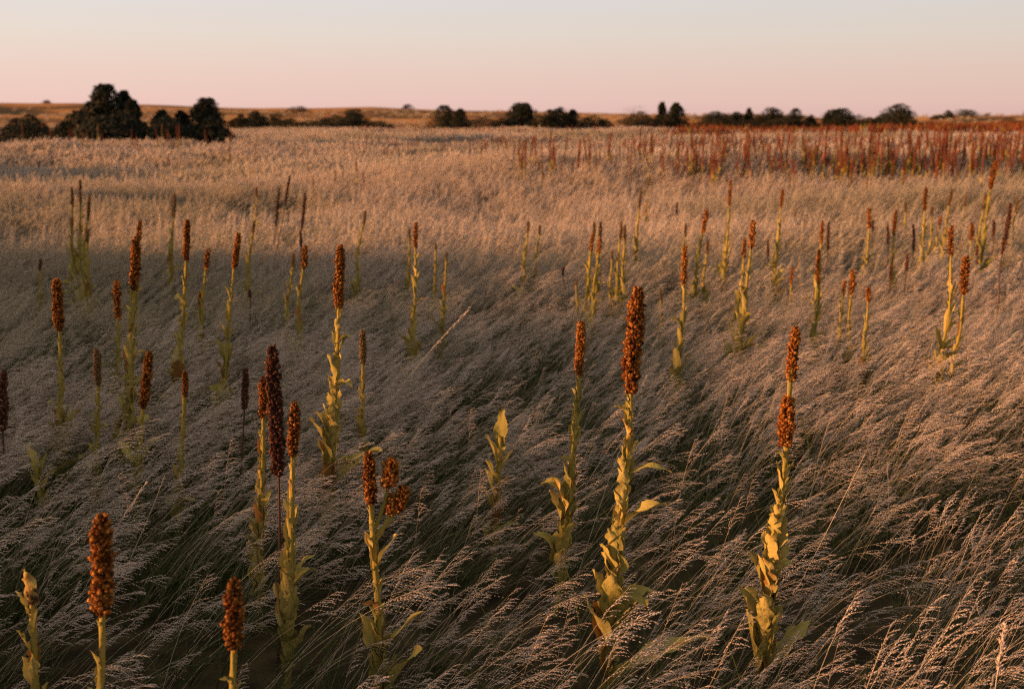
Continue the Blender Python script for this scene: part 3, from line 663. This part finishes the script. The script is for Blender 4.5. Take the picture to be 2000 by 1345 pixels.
# --- a few long straws that stand clear of the rest
def straw(tip, base, ez, bow, thick, tuft_n, label, dy=0.0):
    E = ground_at(*base, ez); T = at_depth(*tip, E[1] + dy); root = E + (E - T) * .25; root[2] = max(float(terrain(root[0], root[1])), root[2] - .3)
    t = np.linspace(0, 1, 14)[:, None]; P = (T - root) * t + np.array([0, 0, 1.]) * bow * np.sin(np.pi * t) * t
    e = bpy.data.objects.new('grass_stalk', None); C.objects.link(e); e.location = root; tag(e, label, 'grass stalk', 'long single straws')
    mb = MB(); tube(mb, P, np.linspace(thick, thick * .4, 14), 5, .9); link('stem', mb.mesh('stem', [M['straw']]), e)
    if tuft_n:
        hm = MB(); k = np.sort(rng.uniform(.74, 1, tuft_n)); p = np.stack([np.interp(k, t[:, 0], P[:, c]) for c in range(3)], -1); d = unit(P[-1] - P[-4])
        dd = unit(d + rng.normal(0, .28, (tuft_n, 3)) + np.array([.15, 0, -.1])); p = p + dd * rng.uniform(0, .012, tuft_n)[:, None]
        hm.stamp(SPK_V, SPK_F, frames(dd, rng.uniform(0, 6, tuft_n)) * np.array([.0026, .0026, .014]), p, np.clip(rng.normal(.6, .2, tuft_n), 0, 1))
        link('seed_head', hm.mesh('seed_head', [M['head']]), e)
straw((915, 605), (690, 830), .30, .05, .0016, 90, 'long arching straw reaching up across the centre with a thin seed head')
straw((322, 928), (222, 1070), .25, -.02, .0022, 0, 'thick pale bare straw slanting beside the blurred orange brown spike')
straw((1690, 885), (1560, 1110), .20, -.01, .0013, 0, 'stiff bright bare straw slanting right of the split spike stalk')
straw((283, 945), (140, 1130), .22, .03, .0014, 70, 'reddish thin straw bending over near the left edge')
straw((1960, 1225), (1940, 1345), .40, .0, .0018, 110, 'upright plume topped straw in the bottom right corner')
straw((1230, 830), (1130, 1080), .22, .04, .0013, 80, 'thin seeded straw crossing in front of the tallest golden stalk')

# ------------------------------------------------------------------ trees and shrubs
LEAF_V = np.array([(-.5, 0, 0), (0, -.28, .05), (.5, 0, 0), (0, .28, .05)]); LEAF_F = [np.array([(0, 1, 2, 3)])]
def tree(px, top, w, depth, kind, name, label, hfull=None, fill=1.0, n=None, lean=0):
    """kind: round, cone, shrub or bare. The crown is many small leaf sprays carried on limbs."""
    c = at_depth(px, 240, depth); x, y = c[0], c[1]; z0 = float(terrain(x, y)); zt = at_depth(px, top, depth)[2]
    H = max(zt - z0, 1.0) * (1.10 if 100 < depth < 150 else 1.0); Wm = w / FPX * depth
    e = bpy.data.objects.new(name, None); C.objects.link(e); e.location = (x, y, z0 - .1); tag(e, label, 'shrub' if kind in ('shrub', 'bare') else 'tree', 'dark trees along the far edge of the field')
    tm = MB(); th = H * (.85 if kind == 'cone' else .6); tr = .035 * H + .03
    tube(tm, [(0, 0, 0), (lean * .3, 0, th * .5), (lean * .6, 0, th)], [tr, tr * .6, tr * .15], 7, .5)
    k_ = {'cone': 3, 'round': 4, 'shrub': 6, 'bare': 5}[kind]; crowns = []
    for q in range(k_):                                          # (x, y, base z, radius, height)
        if kind == 'cone': crowns.append((0, 0, 0, Wm * .58, H) if q == 0 else (rng.uniform(-.26, .26) * Wm, rng.uniform(-.2, .2) * Wm, 0, Wm * rng.uniform(.28, .38), H * rng.uniform(.62, .95)))
        elif kind == 'round':
            h_ = H if q == 0 else H * rng.uniform(.72, .96); crowns.append((rng.uniform(-.20, .20) * Wm, rng.uniform(-.2, .2) * Wm, 0 if q else H * .08, Wm * rng.uniform(.40, .52), h_))
        else:
            u = (q + .5) / k_ * 2 - 1; crowns.append((u * .36 * Wm + rng.normal(0, .03) * Wm, rng.uniform(-.2, .2) * Wm, 0, Wm * rng.uniform(.27, .38), H * (1 - .36 * u * u) * rng.uniform(.78, 1) if q != k_ // 2 else H))
    crowns = np.array(crowns); n = n or (8000 if kind != 'bare' else 1500)
    ci = rng.choice(k_, n, p=(crowns[:, 3] * crowns[:, 4]) / np.sum(crowns[:, 3] * crowns[:, 4])); cr = crowns[ci]
    q = rng.random(n) ** (1.25 if kind == 'cone' else .9); a = rng.uniform(0, 2 * math.pi, n)
    prof = {'cone': np.clip(1 - q, .03, 1) ** .50, 'round': np.sin(np.pi * np.clip(.20 + q * .76, 0, 1)) ** .55, 'shrub': np.sqrt(np.clip(1 - q ** 2.2, .02, 1)), 'bare': .35 + .65 * q}[kind]
    knob = fbm(a * 1.6 + ci * 7.3, q * cr[:, 4] / max(H * .13, .15) + ci * 3.1, int(px), 3)
    prof = prof * (.58 + .84 * knob); u = rng.random(n) ** .42 * np.where(rng.random(n) < .12, rng.uniform(1.0, 1.28, n), 1)
    P = np.stack([cr[:, 0] + lean * q + np.cos(a) * u * prof * cr[:, 3], cr[:, 1] + np.sin(a) * u * prof * cr[:, 3], cr[:, 2] + .04 + q * (cr[:, 4] - cr[:, 2])], -1)
    hole = fbm(P[:, 0] / (.16 * H) + P[:, 1] / (.3 * H), P[:, 2] / (.14 * H), int(px) + 9, 2)
    P = P[(hole > (.30 if depth < 70 else .38)) | (u < .45)] if kind != 'bare' else P; n = len(P); v = unit(P - np.array([0, 0, H * .4]))
    lobes = P[rng.integers(0, n, 12)]; lobes = lobes[lobes[:, 2] > .2 * H]
    for lb in lobes[::2]:
        s = np.array([0, 0, min(lb[2] * .55, th * .95)]); m_ = (s + lb[:3]) / 2 + np.array([0, 0, .04 * H]); tube(tm, [s, m_, lb[:3]], [tr * .35, tr * .22, tr * .06], 4, .4)
    link('trunk', tm.mesh('trunk', [M['bark']]), e)
    s = np.clip(H * .055, .10, .5) * rng.uniform(.6, 1.4, n) * (1.0 if kind != 'bare' else .6)
    d = unit(rng.normal(0, .6, (n, 3)) + v * .6 + np.array([0, 0, .4]))
    Mx = frames(d, rng.uniform(0, 6.28, n)) * s[:, None, None]
    cm = MB(); cm.stamp(LEAF_V * np.array([1.3, 1.0, 1]), LEAF_F, Mx, P, np.clip(rng.normal(.5, .22, n), 0, 1))
    link('crown', cm.mesh('crown', [M[{'cone': 'juniper', 'round': 'juniper', 'shrub': 'olive' if depth > 60 else 'juniper', 'bare': 'bare'}[kind]]], False), e)
    return e
T_ = [
 (200, 163, 74, 55, 'round', 'broadleaf_tree', 'tallest dark tree with a broad flat-topped crown, at left'),
 (247, 176, 67, 56, 'cone', 'juniper_tree', 'dark spiky tree leaning against the tallest one'),
 (268, 194, 38, 54, 'round', 'juniper_tree', 'dark rounded tree on the right shoulder of the tallest one'),
 (230, 215, 168, 45, 'shrub', 'shrub', 'wide black shrub at the foot of the tallest tree'),
 (140, 214, 112, 46, 'shrub', 'shrub', 'dark shrub sloping down to the left of the tallest tree'),
 (40, 232, 168, 47, 'shrub', 'shrub', 'low dark thicket reaching the left edge'),
 (318, 213, 67, 56, 'cone', 'juniper_tree', 'dark pointed tree in the dip between the two tall left trees'),
 (355, 214, 49, 57, 'cone', 'juniper_tree', 'narrow dark pointed tree just left of the second tall tree'),
 (398, 190, 69, 56, 'round', 'broadleaf_tree', 'second tall round tree with a brownish top, at left'),
 (412, 224, 101, 45, 'shrub', 'shrub', 'black shrub at the right end of the left tree group'),
 (320, 226, 157, 45, 'shrub', 'shrub', 'low black shrub in front of the left tree group'),
 (468, 226, 49, 115, 'shrub', 'shrub', 'small shrub right of the left tree group'),
 (498, 220, 44, 130, 'round', 'juniper_tree', 'small round tree at the start of the gap in the trees'),
 (535, 224, 73, 135, 'shrub', 'shrub', 'olive shrub below the tree on the hill slope'),
 (584, 207, 49, 290, 'shrub', 'shrub', 'wide dark bush standing on the left hill crest'),
 (600, 236, 85, 130, 'shrub', 'shrub', 'low grey green shrub in the middle of the left gap'),
 (650, 226, 73, 135, 'shrub', 'shrub', 'spreading shrub left of the round dark bush'),
 (690, 216, 61, 132, 'round', 'broadleaf_tree', 'round dark bush right of the left gap'),
 (738, 237, 76, 130, 'shrub', 'shrub', 'low flat shrub trailing right of the round dark bush'),
 (798, 203, 27, 330, 'cone', 'juniper_tree', 'small lone cone shaped tree on the hill crest'),
 (95, 195, 20, 400, 'shrub', 'shrub', 'tiny bush on the skyline at far left'),
 (868, 211, 85, 108, 'cone', 'juniper_tree', 'broad dark pyramid tree left of centre'),
 (899, 217, 49, 106, 'cone', 'juniper_tree', 'dark narrow tree joined to the broad pyramid tree'),
 (945, 230, 85, 140, 'shrub', 'shrub', 'olive shrub between the pyramid tree and the centre tree'),
 (1008, 206, 68, 110, 'round', 'juniper_tree', 'dark tree with a bumpy top at the centre'),
 (1031, 209, 27, 109, 'cone', 'juniper_tree', 'spiky top joined to the right of the centre tree'),
 (1050, 228, 73, 108, 'shrub', 'shrub', 'black shrub at the foot of the centre tree'),
 (1092, 213, 73, 112, 'shrub', 'shrub', 'long dark bush right of the centre tree'),
 (1118, 218, 49, 113, 'cone', 'juniper_tree', 'small pointed tree on the long dark bush'),
 (1155, 228, 85, 115, 'shrub', 'shrub', 'low dark hedge tapering off right of the centre'),
 (1240, 221, 85, 125, 'shrub', 'shrub', 'olive bush left of the twin pointed trees'),
 (1242, 211, 56, 128, 'bare', 'bare_shrub', 'pale leafless pinkish top behind the olive bush'),
 (1292, 205, 32, 118, 'cone', 'juniper_tree', 'left pointed tree of the twin pair'),
 (1320, 206, 51, 117, 'cone', 'juniper_tree', 'right, fuller pointed tree of the twin pair'),
 (1290, 228, 110, 116, 'shrub', 'shrub', 'dark shrub around the feet of the twin pair'),
 (1393, 221, 71, 128, 'round', 'broadleaf_tree', 'round olive bush right of the twin pair'),
 (1438, 222, 49, 130, 'cone', 'juniper_tree', 'low pointed tree in the right tree row'),
 (1462, 215, 24, 130, 'cone', 'juniper_tree', 'slim spire standing out of the right tree row'),
 (1450, 236, 134, 126, 'shrub', 'shrub', 'long dark shrub below the slim spire'),
 (1512, 214, 54, 130, 'round', 'broadleaf_tree', 'bushy tree near the middle of the right tree row'),
 (1553, 216, 56, 128, 'cone', 'juniper_tree', 'spiky dark tree right of the bushy one'),
 (1535, 232, 134, 126, 'shrub', 'shrub', 'dark shrub mass under the bushy and spiky trees'),
 (1582, 226, 32, 130, 'shrub', 'shrub', 'small end bush of the right tree row'),
 (1634, 216, 63, 128, 'round', 'broadleaf_tree', 'round tree after the gap in the right tree row'),
 (1665, 226, 73, 130, 'shrub', 'shrub', 'low bush joined right of the round tree after the gap'),
 (1616, 219, 22, 127, 'cone', 'juniper_tree', 'small pointed tree joined left of the round tree after the gap'),
 (1755, 208, 66, 124, 'round', 'broadleaf_tree', 'last big round tree on the right'),
 (1720, 221, 49, 160, 'shrub', 'shrub', 'small bush on the slope left of the last big tree'),
 (1760, 228, 90, 122, 'shrub', 'shrub', 'dark shrub round the foot of the last big tree'),
 (1850, 215, 24, 225, 'cone', 'juniper_tree', 'small pointed tree on the right hill crest'),
 (1884, 213, 46, 225, 'round', 'broadleaf_tree', 'rounded bush on the right hill crest'),
 (1832, 224, 27, 225, 'shrub', 'shrub', 'tiny low bush at the left of the right hill crest'),
 (1980, 232, 85, 135, 'shrub', 'shrub', 'low dark shrub at the right edge'),
 (2004, 214, 24, 150, 'bare', 'bare_shrub', 'leafless pinkish bush cut by the right edge'),
 (470, 231, 66, 118, 'shrub', 'shrub', 'dark shrub filling the gap just right of the left tree group'),
 (562, 233, 80, 128, 'shrub', 'shrub', 'dark shrub left of the middle of the left gap'),
 (628, 236, 80, 126, 'shrub', 'shrub', 'low dark shrub at the foot of the spreading shrub'),
 (975, 232, 64, 116, 'shrub', 'shrub', 'dark shrub joined left of the centre tree'),
 (1178, 235, 52, 114, 'shrub', 'shrub', 'last low end of the dark hedge right of the centre'),
 (1415, 230, 84, 126, 'shrub', 'shrub', 'dark shrub between the round olive bush and the low pointed tree'),
 (1488, 228, 70, 127, 'shrub', 'shrub', 'dark shrub between the slim spire and the bushy tree'),
 (1692, 232, 70, 126, 'shrub', 'shrub', 'dark low shrub leading towards the last big tree'),
 (60, 222, 90, 62, 'shrub', 'shrub', 'taller dark shrub rising out of the left edge thicket'),
 (1075, 222, 50, 109, 'shrub', 'shrub', 'dark bush filling the gap between centre tree and long bush'),
]
for a in T_: tree(*a)
